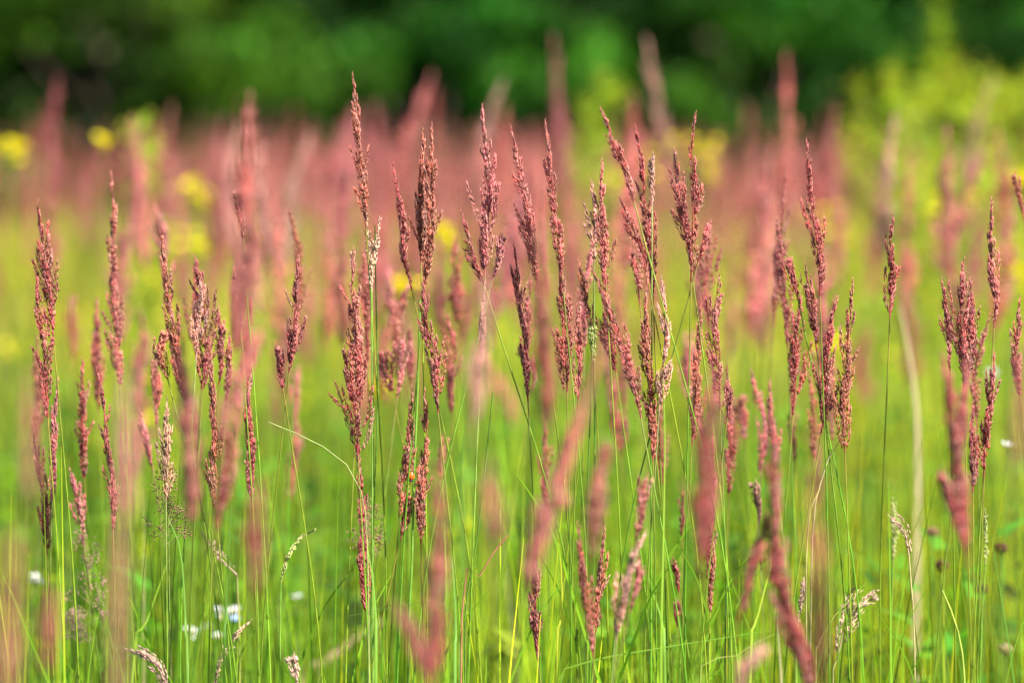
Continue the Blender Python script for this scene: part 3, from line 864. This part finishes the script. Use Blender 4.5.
def far_reeds():
    r = np.random.default_rng(31)
    mb = MB(); n = 0; cols = ['red', 'pink', 'pink', 'salmon', 'pink']
    while n < 1100:
        D = float(np.sqrt(r.uniform(9.2 ** 2, 25 ** 2)))
        px = r.uniform(-250, 1274)
        if r.uniform() > band_density(px, D): continue
        n += 1
        p = at(px, 300, D); x, y = p[0], D
        tip = r.normal(.93, .10); L = r.uniform(.16, .24); w = r.uniform(.012, .020)
        col = np.array(PAL[cols[r.integers(0, 5)]])
        tube(mb, np.array([[x, y, 0], [x, y, tip - L * .5], [x, y, tip]]), [.0018, .0012, .0006], CULM * [1.3, 1, 1], 3)
        m = 75; u = r.uniform(0, 1, m); th = r.uniform(0, 6.28, m)
        rad = w * (1 - u) ** .6 * np.minimum(1, .4 + u * 3) * r.uniform(.3, 1, m)
        P = np.stack([x + rad * np.cos(th), y + rad * np.sin(th), tip - L + u * L * .96], 1)
        Dd = np.stack([np.cos(th) * .25, np.sin(th) * .25, np.ones(m)], 1) + r.normal(0, .1, (m, 3))
        spikelets(mb, P, Dd, .016 * r.uniform(.7, 1.2, m), .0062 * r.uniform(.7, 1.2, m), col * r.uniform(.65, 1.3, (m, 1)), rng=r)
    o = mb.build('distant_reed_grass', M_HEAD); o['kind'] = 'stuff'; o['category'] = 'reed grass'
    o['label'] = 'far dusky pink haze of reed heads in front of the trees'


far_reeds()

# ------------------------------------------------------------------ yellow flowers
YEL = (0.86, 0.74, 0.005)


def flower_plant(name, px, py, D, label, col, n, rad, cat='flower', group=None, stemcol=(0.16, .32, .03), petal=.012, up=0.0):
    r = np.random.default_rng(int(abs(px * 7 + py)))
    p = at(px, py, D)
    G = np.array([p[0] + r.uniform(-.03, .03), p[1], -.03])
    root = empty(name, G, label, cat, group)
    mb = MB()
    st = spline([G, (G + p) / 2 + [r.uniform(-.01, .01), 0, 0], p], 10)
    tube(mb, st, np.linspace(.0022, .001, 10), stemcol, 5)
    heads = []
    for k in range(n):
        q = p + np.array([r.uniform(-1, 1) * rad, r.uniform(-1, 1) * rad, r.uniform(-1, .6) * rad * (1 + up)]) if n > 1 else p
        heads.append(q)
        if n > 1:
            tube(mb, spline([p - [0, 0, rad * (1.6 + up)], (p + q) / 2 - [0, 0, rad * .5], q], 5), .0007, stemcol, 4)
    mb.build('stem', M_STEM, root, origin=G, smooth=True)
    for q in heads:
        mb = MB()
        np_ = 5 if petal > .007 else 4
        tilt = r.normal(0, .35, 2)
        for j in range(np_):
            a = j * 6.283 / np_ + r.uniform(0, .3)
            o_ = nrm(np.array([math.cos(a), math.sin(a), .45 + tilt[0] * math.cos(a) + tilt[1] * math.sin(a)]))
            s_ = np.array([-math.sin(a), math.cos(a), 0])
            v = [q, q + o_ * petal * .5 + s_ * petal * .4, q + o_ * petal + s_ * petal * .22, q + o_ * petal * 1.02 - s_ * petal * .22, q + o_ * petal * .5 - s_ * petal * .4]
            mb.add(np.array(v), [[0, 1, 2], [0, 2, 3], [0, 3, 4]], np.array(col) * r.uniform(.85, 1.1))
        pf = mb.build('blossom', M_PETAL, root, origin=G)
        if name == 'white_daisy':
            mb = MB(); spikelets(mb, np.repeat([q], 12, 0) + r.normal(0, .0012, (12, 3)), r.normal(0, 1, (12, 3)) + [0, 0, 1.5], .003, .002, (.75, .5, .02), rng=r)
            mb.build('flower_centre', M_PETAL, root, origin=G)
    return root


YF = [(8, 152, 6.3, 9, .018, 'bright yellow blurred flower at the left edge beside the trees'),
      (103, 142, 6.2, 4, .006, 'yellow flower spike tilted left between two blurred reeds at the upper left'),
      (197, 190, 6.8, 9, .022, 'yellow blurred flower left of the big salmon blur, upper one'),
      (196, 243, 6.4, 8, .02, 'yellow blurred flower left of the big salmon blur, lower one'),
      (408, 288, 5.4, 6, .014, 'yellow flower behind the dark twin reeds, left side'),
      (442, 235, 5.6, 6, .014, 'yellow flower just right of the dark twin reeds'),
      (381, 388, 5.2, 4, .010, 'small yellow flower right of the large rosy reed'),
      (8, 355, 7.0, 3, .016, 'faint yellow blurred flower low at the left edge'),
      (1019, 178, 6.0, 8, .016, 'bright yellow flower at the right edge'),
      (1012, 275, 6.0, 7, .018, 'dull yellow flower below the bright one at the right edge'),
      (470, 528, 5.2, 3, .007, 'tiny yellow flower low in the green left of the slanting blur'),
      (145, 548, 5.2, 4, .009, 'small yellow flower low in the green above the white blossoms'),
      (830, 222, 8.0, 9, .028, 'yellow patch of blossom behind the deep red reed'),
      (690, 155, 9.0, 9, .03, 'yellow blossom patch behind the knobbly red reed'),
      (640, 165, 9.0, 8, .03, 'yellow blossom patch behind the leaning rosy reed'),
      (955, 205, 7.5, 9, .026, 'yellow blossom behind the broad blurred pink reed'),
      (830, 345, 6.4, 5, .016, 'yellow flower low in the open green left of the lone reed')]
for (px, py, D, n, rad, lb) in YF:
    D = D * (1.25 if D < 7.2 else 1)
    flower_plant('yellow_flower', px, py, D, lb, YEL, int(n * 2.2), rad * 1.4 * D / 6, 'flower', 'yellow flowers in the meadow', petal=.015)
rf = np.random.default_rng(8)
for k in range(56):
    D = float(rf.uniform(7, 15)); px = rf.uniform(-80, 1100); z = rf.uniform(.5, .8)
    py = HORIZON + (CAM_Z - z) / D * FPX
    flower_plant('yellow_flower', px, py, D, 'faint %s yellow flower in blurred green %s' % ('upper' if py < 250 else 'lower', where(px)), YEL, 6, .06, 'flower',
                 'faint yellow flowers in the blurred green', petal=.013)


# ------------------------------------------------------------------ tall yellow green weeds
def weed(px, py, D, label, seed, wd=.16, fl=.5, col=(0.24, .38, .02)):
    r = np.random.default_rng(seed)
    p = at(px, py, D); G = np.array([p[0], p[1], -.03])
    root = empty('tall_weed', G, label, 'weed', 'tall yellow green weeds')
    mb = MB(); st = spline([G, (G + p) / 2 + [r.normal(0, .02), 0, 0], p], 16)
    tube(mb, st, np.linspace(.005, .0015, 16), np.array(col) * .8, 6)
    tips = [p]; lm = MB()
    for k in range(17):
        i = r.integers(6, 15); a = r.uniform(0, 6.28); s = wd * r.uniform(.5, 1) * (1.2 - i / 20)
        e = st[i] + np.array([math.cos(a) * s, math.sin(a) * s, s * 1.5])
        e[2] = min(e[2], p[2] + .03)
        br = spline([st[i], (st[i] + e) / 2 + [0, 0, -.01], e], 6)
        tube(mb, br, np.linspace(.0022, .0009, 6), np.array(col) * .8, 4); tips.append(e)
        for q in br[2:]:
            n = 2
            blades(lm, np.repeat([q], n, 0), r.uniform(0, 6.28, n), r.uniform(.015, .05, n), r.uniform(.03, .06, n), r.uniform(.008, .016, n), np.array(col) * r.uniform(.7, 1.3), seg=3, curl=1.2)
    for i in range(3, 16):
        n = 3
        blades(lm, np.repeat([st[i]], n, 0), r.uniform(0, 6.28, n), r.uniform(.02, .06, n), r.uniform(.05, .11, n), r.uniform(.012, .02, n), np.array(col) * r.uniform(.7, 1.3), seg=4, curl=1.2)
    mb.build('stem', M_STEM, root, origin=G, smooth=True)
    lm.build('foliage', M_BLADE, root, origin=G)
    fm = MB()
    for e in tips:
        n = int(80 * fl)
        P = e + r.normal(0, 1, (n, 3)) * np.array([.018, .018, .028]) - [0, 0, .02]
        spikelets(fm, P, r.normal(0, .7, (n, 3)) + [0, 0, 1], .012, .006, np.array([.66, .68, .02]) * r.uniform(.6, 1.1, (n, 1)), tip=(.7, .65, .1), rng=r)
    fm.build('blossom', M_PETAL, root, origin=G)
    return root


WEEDS = [(893, 72, 9.5, 'bright yellow green weed, leftmost of the tall clump on the right'), (925, 88, 10.5, 'yellow green weed second from the left in the tall clump on the right'),
         (980, 78, 9.8, 'bushy yellow green weed in the middle of the clump on the right'), (1010, 92, 10.5, 'yellow green weed nearest the right edge in the tall clump'),
         (940, 8, 12.0, 'tallest thin weed rising above the clump on the right'), (952, 100, 12.0, 'weed at the back of the clump on the right'),
         (1045, 95, 11.0, 'weed of the clump just past the right edge'), (900, 110, 12.5, 'low leafy weed at the back left of the clump'),
         (602, 76, 9.5, 'yellow green weed alone in the centre against the dark trees'), (585, 105, 10.5, 'shorter green weed next to the lone one in the centre'),
         (965, 120, 8.6, 'leafy weed in front of the clump on the right'), (140, 130, 8.0, 'slim green weed right of the yellow spike at the upper left')]
for i, (px, py, D, lb) in enumerate(WEEDS):
    weed(px, py, D, lb, 900 + i, wd=.06 if i in (4, 11) else .09 if i in (8, 9) else .19, fl=.15 if i in (4, 7) else .3 if i in (8, 9) else .6)


# ------------------------------------------------------------------ pale seed stalks, airy panicle, distinct blades
def path_px(spec, D):
    return [at(*map(float, s.split(',')), D) for s in spec.split()]


def seed_stalk(name, head, D, ck, wpx, label, dens=.5, foot=None, stemcol=(.40, .38, .14), sp=.006, opn=.3, cat='seed stalk', r0=.0013):
    r = np.random.default_rng(len(bpy.data.objects))
    hp = path_px(head, D)[::-1]
    B = hp[0]
    f = at(*foot, D) if foot else B - [0, 0, .1]
    G = np.array([f[0], f[1], -.03])
    root = thing_empty(name, G, label, cat)
    mb = MB(); tube(mb, spline([G, f, B], 18), np.linspace(r0, .0008, 18), stemcol, 6)
    mb.build('stem', M_STEM, root, origin=G, smooth=True)
    mb = MB(); panicle(mb, hp, wpx / FPX * D, PAL[ck], r, dens=dens, opn=opn, sp=sp, spw=.0014, lob=.8)
    mb.build('flower_head', M_SEED, root, origin=G)
    return root


seed_stalk('dry_grass', "894,521 900,527 906,540 909,556", 4.05, 'tan', 8, 'pale dry grass with a hooked head low on the right', foot=(915, 690), stemcol=(.5, .40, .18))
seed_stalk('dry_grass', "871,595 857,605 845,628 838,655", 4.1, 'tan', 22, 'straw coloured drooping grass head at the bottom right', foot=(833, 690), opn=.9, dens=.5, sp=.009)
seed_stalk('dry_grass', "132,652 145,658 158,668 166,690", 3.95, 'pale', 10, 'pale nodding grass head at the bottom left edge of the green', foot=(170, 720), opn=.4, sp=.007)
seed_stalk('dry_grass', "246,625 232,640 222,660 214,690", 4.1, 'tan', 8, 'tan grass head leaning right at the bottom left of the white blossoms', foot=(210, 720))
seed_stalk('dry_grass', "295,660 296,672 296,690", 3.9, 'pale', 10, 'pale stubby grass head cut by the bottom edge', foot=(296, 720))
seed_stalk('green_spike_grass', "893,505 894,530 893,565", 4.3, 'green', 6, 'slim yellow green grass spike left of the hooked dry one', foot=(890, 690), stemcol=(.2, .36, .04), opn=0)
seed_stalk('green_spike_grass', "985,518 986,545 985,572", 4.15, 'green', 7, 'slim yellow green grass spike below the blurred brick red reed', foot=(980, 690), stemcol=(.2, .36, .04), opn=0)
seed_stalk('green_spike_grass', "309,533 301,538 293,549 285,566 281,583", 4.05, 'green', 4, 'curled green grass spike bending over at the lower left', foot=(280, 690), stemcol=(.2, .38, .05), dens=.3, opn=0)
seed_stalk('dry_grass', "205,537 222,560 237,575", 4.2, 'pale', 8, 'thin open pale grass head above the white blossoms', foot=(240, 690), dens=.18, opn=1)
seed_stalk('dry_grass', "379,225 377,245 373,270 371,288", 4.0, 'tan', 7, 'pale greenish side spike at the foot of the tallest sharp reed', foot=(372, 420), stemcol=(.2, .34, .05), dens=.25, opn=.2)
seed_stalk('dry_grass', "366,215 368,240 371,268 372,292", 4.02, 'tan', 7, 'sparse pale spikelets running down below the tallest sharp reed', foot=(373, 430), stemcol=(.2, .34, .05), dens=.16, opn=.3)
seed_stalk('dry_grass', "803,585 800,605 797,625", 4.1, 'tan', 8, 'small pale green grass head right of the crossing red blur', foot=(796, 690), dens=.3, opn=.5)
seed_stalk('dry_grass', "590,330 592,345 592,362", 4.05, 'green', 9, 'greenish dark small grass head beneath the small brown reed', foot=(586, 600), stemcol=(.1, .2, .03), dens=.4)


def airy(px, py0, py1, D, label, col, spread=26, seed=0):
    """open whorled panicle with small clusters"""
    r = np.random.default_rng(seed)
    top, bot = at(px, py0, D), at(px + 4, py1, D)
    G = np.array([bot[0], bot[1], -.03])
    root = thing_empty('bent_grass', G, label, 'bent grass')
    mb = MB(); ax = spline([G, bot, top], 30)
    tube(mb, ax, np.linspace(.0011, .0003, 30), (.25, .33, .08), 5)
    hm = MB()
    for k in range(9):
        u = k / 9; base = bot * (1 - u) + top * u
        for j in range(3):
            a = r.uniform(0, 6.28); s = spread / FPX * D * (1 - u * .75) * r.uniform(.4, 1)
            e = base + np.array([math.cos(a) * s, math.sin(a) * s, s * .7])
            tube(mb, spline([base, (base + e) / 2 + [0, 0, .002], e], 4), .0003, (.4, .3, .15), 3)
            n = 14
            P = e + r.normal(0, 1, (n, 3)) * .0032
            spikelets(hm, P, r.normal(0, .7, (n, 3)) + [math.cos(a), math.sin(a), .8], .0038, .0014, np.array(col) * r.uniform(.7, 1.2, (n, 1)), tip=(.70, .42, .36), rng=r)
    mb.build('stem', M_STEM, root, origin=G)
    hm.build('sprays', M_SEED, root, origin=G)


airy(86, 530, 625, 4.25, 'airy grass with tiny pink clusters under the left red reeds', (.62, .34, .30), 26, 3)
airy(73, 612, 645, 4.3, 'short airy grass with greenish clusters at the lower left', (.50, .34, .24), 16, 4)
airy(165, 470, 545, 4.05, 'open dark twiggy grass head below the tan ragged reed', (.30, .15, .10), 24, 6)
airy(365, 500, 560, 4.2, 'thin open pinkish grass head behind the narrow tail of the rosy reed', (.5, .22, .18), 22, 8)


def strand(name, spec, D, w, col, label, cat, tubey=False, foot=True):
    p = path_px(spec, D)
    if foot:
        e = p[-1]; p.append(np.array([e[0] + (e[0] - p[-2][0]) * .4, e[1], -.03]))
    c = spline(p, 30)
    G = c[-1].copy()
    mb = MB()
    wd = w / FPX * D
    if tubey:
        tube(mb, c, np.linspace(wd * .3, wd * .55, 30), col, 6)
        o = mb.build('bare_stalk', M_STEM, None, origin=G, smooth=True)
    else:
        ribbon(mb, c, wd * np.linspace(.02, 1, 30) ** .5, col, face=(.15, -1, .25))
        o = mb.build('dry_leaf' if 'dry' in cat else 'grass_leaf', M_BLADE, None, origin=G)
    o.location = G
    o['label'] = label; o['category'] = cat; o['kind'] = 'thing'


STR = [
 ("900,306 907,340 914,385 918,440 917,560 916,690", 5.3, 9, (.62, .47, .30), 'pale dry grass leaf standing tall and blurred in the open green on the right', 'dry leaf', 0),
 ("392,616 372,628 350,643 322,664 300,690", 5.3, 12, (.62, .42, .26), 'pale dry leaf lying slanted and blurred at the bottom left', 'dry leaf', 0),
 ("268,422 290,431 320,445 345,463 361,492 367,540 369,690", 3.95, 1.8, (.34, .38, .12), 'pale thin stem arching across to the large rosy reed', 'grass stem', 1),
 ("343,617 372,612 398,607 425,602 446,606 456,640 460,700", 3.95, 2.2, (.10, .20, .03), 'dark thin blade lying nearly level across the bottom left stems', 'grass blade', 0),
 ("408,590 388,602 365,622 348,640 338,665 334,700", 4.0, 2.2, (.16, .22, .04), 'dark thin blade crossing the level one at the bottom left', 'grass blade', 0),
 ("770,630 730,637 680,645 620,655 590,661 568,674 556,700", 3.95, 3.0, (.20, .36, .04), 'long green blade lying almost level along the bottom centre', 'grass blade', 0),
 ("775,634 750,646 725,665 700,690", 3.9, 2.5, (.42, .42, .12), 'yellowish blade rising right from the bottom edge, right of centre', 'grass blade', 0),
 ("508,535 490,558 472,590 462,608", 3.95, 3.0, (.45, .20, .10), 'reddish thin stalk slanting up right in the lower middle', 'grass stem', 1),
 ("942,590 950,608 958,632 963,660 965,700 966,760", 3.95, 3.4, (.40, .48, .08), 'kinked yellow green stem at the bottom right', 'grass stem', 1),
 ("850,530 843,560 840,610 838,690", 4.0, 2.5, (.14, .26, .03), 'thin dark green blade at the lower right beside the drooping straw head', 'grass blade', 0),
 ("866,583 850,600 830,622 818,650 816,690", 4.0, 2.6, (.42, .48, .10), 'yellow green blade bending right at the bottom right', 'grass blade', 0),
 ("820,488 812,500 807,540 806,600 806,690", 3.95, 2.8, (.42, .38, .12), 'tan bent stalk right of the big crossing red blur', 'grass stem', 1),
 ("843,436 830,455 820,485 813,530 810,690", 4.0, 2.2, (.5, .42, .22), 'pale short stalk slanting under the green tipped dark reed', 'grass stem', 1),
 ("559,545 562,580 561,620 556,690", 4.0, 4.5, (.50, .50, .04), 'yellow grass blade at the bottom centre', 'grass blade', 0),
 ("663,380 665,440 663,560 661,690", 3.9, 4.0, (.30, .46, .05), 'long bright green upright blade in the lower centre', 'grass blade', 0),
 ("452,560 455,600 456,640 455,690", 3.95, 6.0, (.22, .42, .08), 'broad fresh green blade right of the tall red blur at the bottom', 'grass blade', 0),
 ("493,392 487,450 477,540 467,600 465,690", 4.0, 2.6, (.12, .22, .03), 'long dark green stem leaning right in the lower middle', 'grass stem', 1),
 ("375,225 376,300 378,400 374,500 371,620 372,690", 4.03, 2.4, (.13, .27, .03), 'thin upright green stem running beside the large rosy reed', 'grass stem', 1),
 ("722,410 723,470 726,560 725,690", 4.02, 2.2, (.06, .13, .03), 'dark straight stem low under the dark feathery reed', 'grass stem', 1),
 ("169,520 180,548 184,590 186,640 188,690", 4.0, 5.0, (.20, .38, .06), 'green leaf curving down left of the white blossoms', 'grass blade', 0),
 ("168,560 158,590 146,625 132,690", 4.15, 5.0, (.30, .46, .05), 'bright green leaf slanting down left at the bottom left', 'grass blade', 0),
 ("232,500 228,560 226,620 224,690", 4.0, 4.0, (.10, .24, .04), 'dark upright green blade above the white blossoms', 'grass blade', 0),
 ("367,545 372,575 376,620 376,690", 3.95, 6.0, (.24, .44, .06), 'light green blade standing at the foot of the long narrow tail head', 'grass blade', 0),
 ("770,520 772,560 757,620 750,690", 4.0, 5.5, (.38, .48, .05), 'broad yellow green blade left of the big crossing red blur at the bottom', 'grass blade', 0),
 ("648,575 655,600 662,625 665,690", 4.1, 6.0, (.24, .44, .06), 'short broad green leaf beside the pale forked reed', 'grass blade', 0),
 ("470,330 466,370 463,420 462,690", 4.6, 4.0, (.14, .28, .03), 'dark green leaf behind the long pale pink blur', 'grass blade', 0),
]
for (sp_, D, w, c, lb, cat, tb) in STR:
    strand(cat.replace(' ', '_'), sp_, D, w, c, lb, cat, bool(tb), foot=True)

# green stem with the ladybird
strand('grass_stem', "420,300 418,380 415.5,440 414,476 412,560 408,690", 4.0, 3.6, (.17, .33, .04), 'straight green stem the ladybird clings to', 'grass stem', True)


def ladybird():
    p = at(411.2, 477, 3.994)
    root = empty('ladybird', p, 'small orange red ladybird on the green stem between two rusty reeds', 'ladybird')

    def ell(c, r, col, nu=12, nv=8, cut=None):
        mb = MB()
        u = np.linspace(0, 2 * math.pi, nu, endpoint=False); v_ = np.linspace(-math.pi / 2, math.pi / 2, nv)
        U, V = np.meshgrid(u, v_, indexing='ij')
        v = np.stack([c[0] + r[0] * np.cos(V) * np.cos(U), c[1] + r[1] * np.cos(V) * np.sin(U), c[2] + r[2] * np.sin(V)], -1).reshape(-1, 3)
        i, j = np.meshgrid(np.arange(nu), np.arange(nv - 1), indexing='ij')
        f = np.stack([i * nv + j, ((i + 1) % nu) * nv + j, ((i + 1) % nu) * nv + j + 1, i * nv + j + 1], -1).reshape(-1, 4)
        mb.add(v, f, col)
        return mb
    ell((0, 0, .0008), (.0033, .0026, .0041), (.75, .10, .01), 20, 14).build('wing_case', M_SHELL, root, smooth=True)
    for (x, z) in ((-.0016, .002), (.0016, .002), (0, .0005), (-.0018, -.0012), (.0018, -.0012)):
        ell((x, -.0022 + abs(x) * .25, z + .0008), (.0006, .0004, .0006), (.01, .01, .01), 8, 6).build('spot', M_SHELL, root, smooth=True)
    ell((0, 0, -.0038), (.0020, .0018, .0014), (.012, .01, .01)).build('head', M_SHELL, root, smooth=True)
    for s in (-1, 1):
        for k in (-1, 0, 1):
            mb = MB(); tube(mb, np.array([[s * .002, .001, k * .0018], [s * .0036, .0018, k * .0024], [s * .0042, .003, k * .0028]]), .0002, (.01, .01, .01), 4)
            mb.build('leg', M_SHELL, root)


ladybird()

# white blossoms, pale buds, knapweed heads
WHITE = (.82, .82, .86)
for (px, py, D, n, rad, lb) in [
        (35, 580, 4.9, 3, .006, 'white blurred blossom low at the left edge'),
        (216, 612, 4.75, 4, .007, 'white blossom, upper left of the cluster at the bottom left'),
        (233, 612, 4.8, 3, .005, 'white blossom, upper right of the cluster at the bottom left'),
        (193, 632, 4.75, 3, .005, 'white blossom, lower left of the cluster at the bottom left'),
        (208, 627, 4.7, 3, .005, 'white blossom in the middle of the cluster at the bottom left'),
        (216, 636, 4.75, 2, .004, 'small white blossom at the bottom of the cluster'),
        (992, 376, 5.6, 4, .010, 'pale white blurred blossom behind the small deep red reed'),
        (1008, 446, 4.7, 1, .002, 'tiny cream blossom right of the small deep red reed'),
        (297, 598, 5.0, 1, .003, 'small pale blossom right of the curled spike')]:
    flower_plant('white_daisy', px, py, D, lb, WHITE, n, rad, 'flower', None, petal=.009)
flower_plant('blue_flower', 234, 621, 4.7, 'pale blue small flower at the right end of the white cluster', (.45, .60, .85), 2, .004, 'flower', None, petal=.008)


def knapweed(px, py, D, label, col=(.10, .035, .03)):
    r = np.random.default_rng(int(px))
    p = at(px, py, D); G = np.array([p[0] + .01, p[1], -.03])
    root = empty('knapweed', G, label, 'seed head')
    mb = MB(); tube(mb, spline([G, (G + p) / 2 + [.006, 0, 0], p], 10), .0011, (.14, .26, .04), 5); mb.build('stem', M_STEM, root, origin=G)
    mb = MB(); n = 160
    d = nrm(r.normal(size=(n, 3))); P = p + d * np.array([.0062, .0062, .0045]) * .75
    spikelets(mb, P, d + [0, 0, .8], .005, .0024, np.array(col) * r.uniform(.6, 1.4, (n, 1)), tip=(.3, .12, .08), rng=r)
    mb.build('flower_head', M_HEAD, root, origin=G)


knapweed(942, 566, 4.55, 'round dark brown seed head low on the right between thin stems')
knapweed(1001, 549, 4.6, 'dark brown blurred seed head near the right edge')
knapweed(981, 590, 4.7, 'faint brown seed head below the green spike on the right', (.16, .10, .05))
knapweed(1005, 650, 4.5, 'pale cream seed head at the bottom right corner', (.5, .48, .25))
knapweed(932, 533, 4.8, 'pale brown flat seed head above the round dark one', (.35, .25, .13))


# labels that came out the same: tell them apart by how high they reach
bpy.context.view_layer.update()
same = {}
for o in COL.objects:
    if o.parent is None and o.get('label'):
        same.setdefault(o['label'], []).append(o)
for lb, os_ in same.items():
    if len(os_) > 1:
        def height(o):
            q = [c.matrix_world @ Vector(b) for c in o.children for b in c.bound_box]
            v = CAM_M.inverted() @ max(q, key=lambda p: p.z)
            return -v.y / -v.z
        os_.sort(key=height)
        word = {2: ['higher', 'lower'], 3: ['highest', 'middle', 'lowest']}.get(len(os_), ['highest', 'second', 'third', 'fourth', 'fifth', 'sixth'])
        for o, w in zip(os_, word):
            o['label'] = ('%s %s' % (w, lb)).replace(' in blurred green', '')
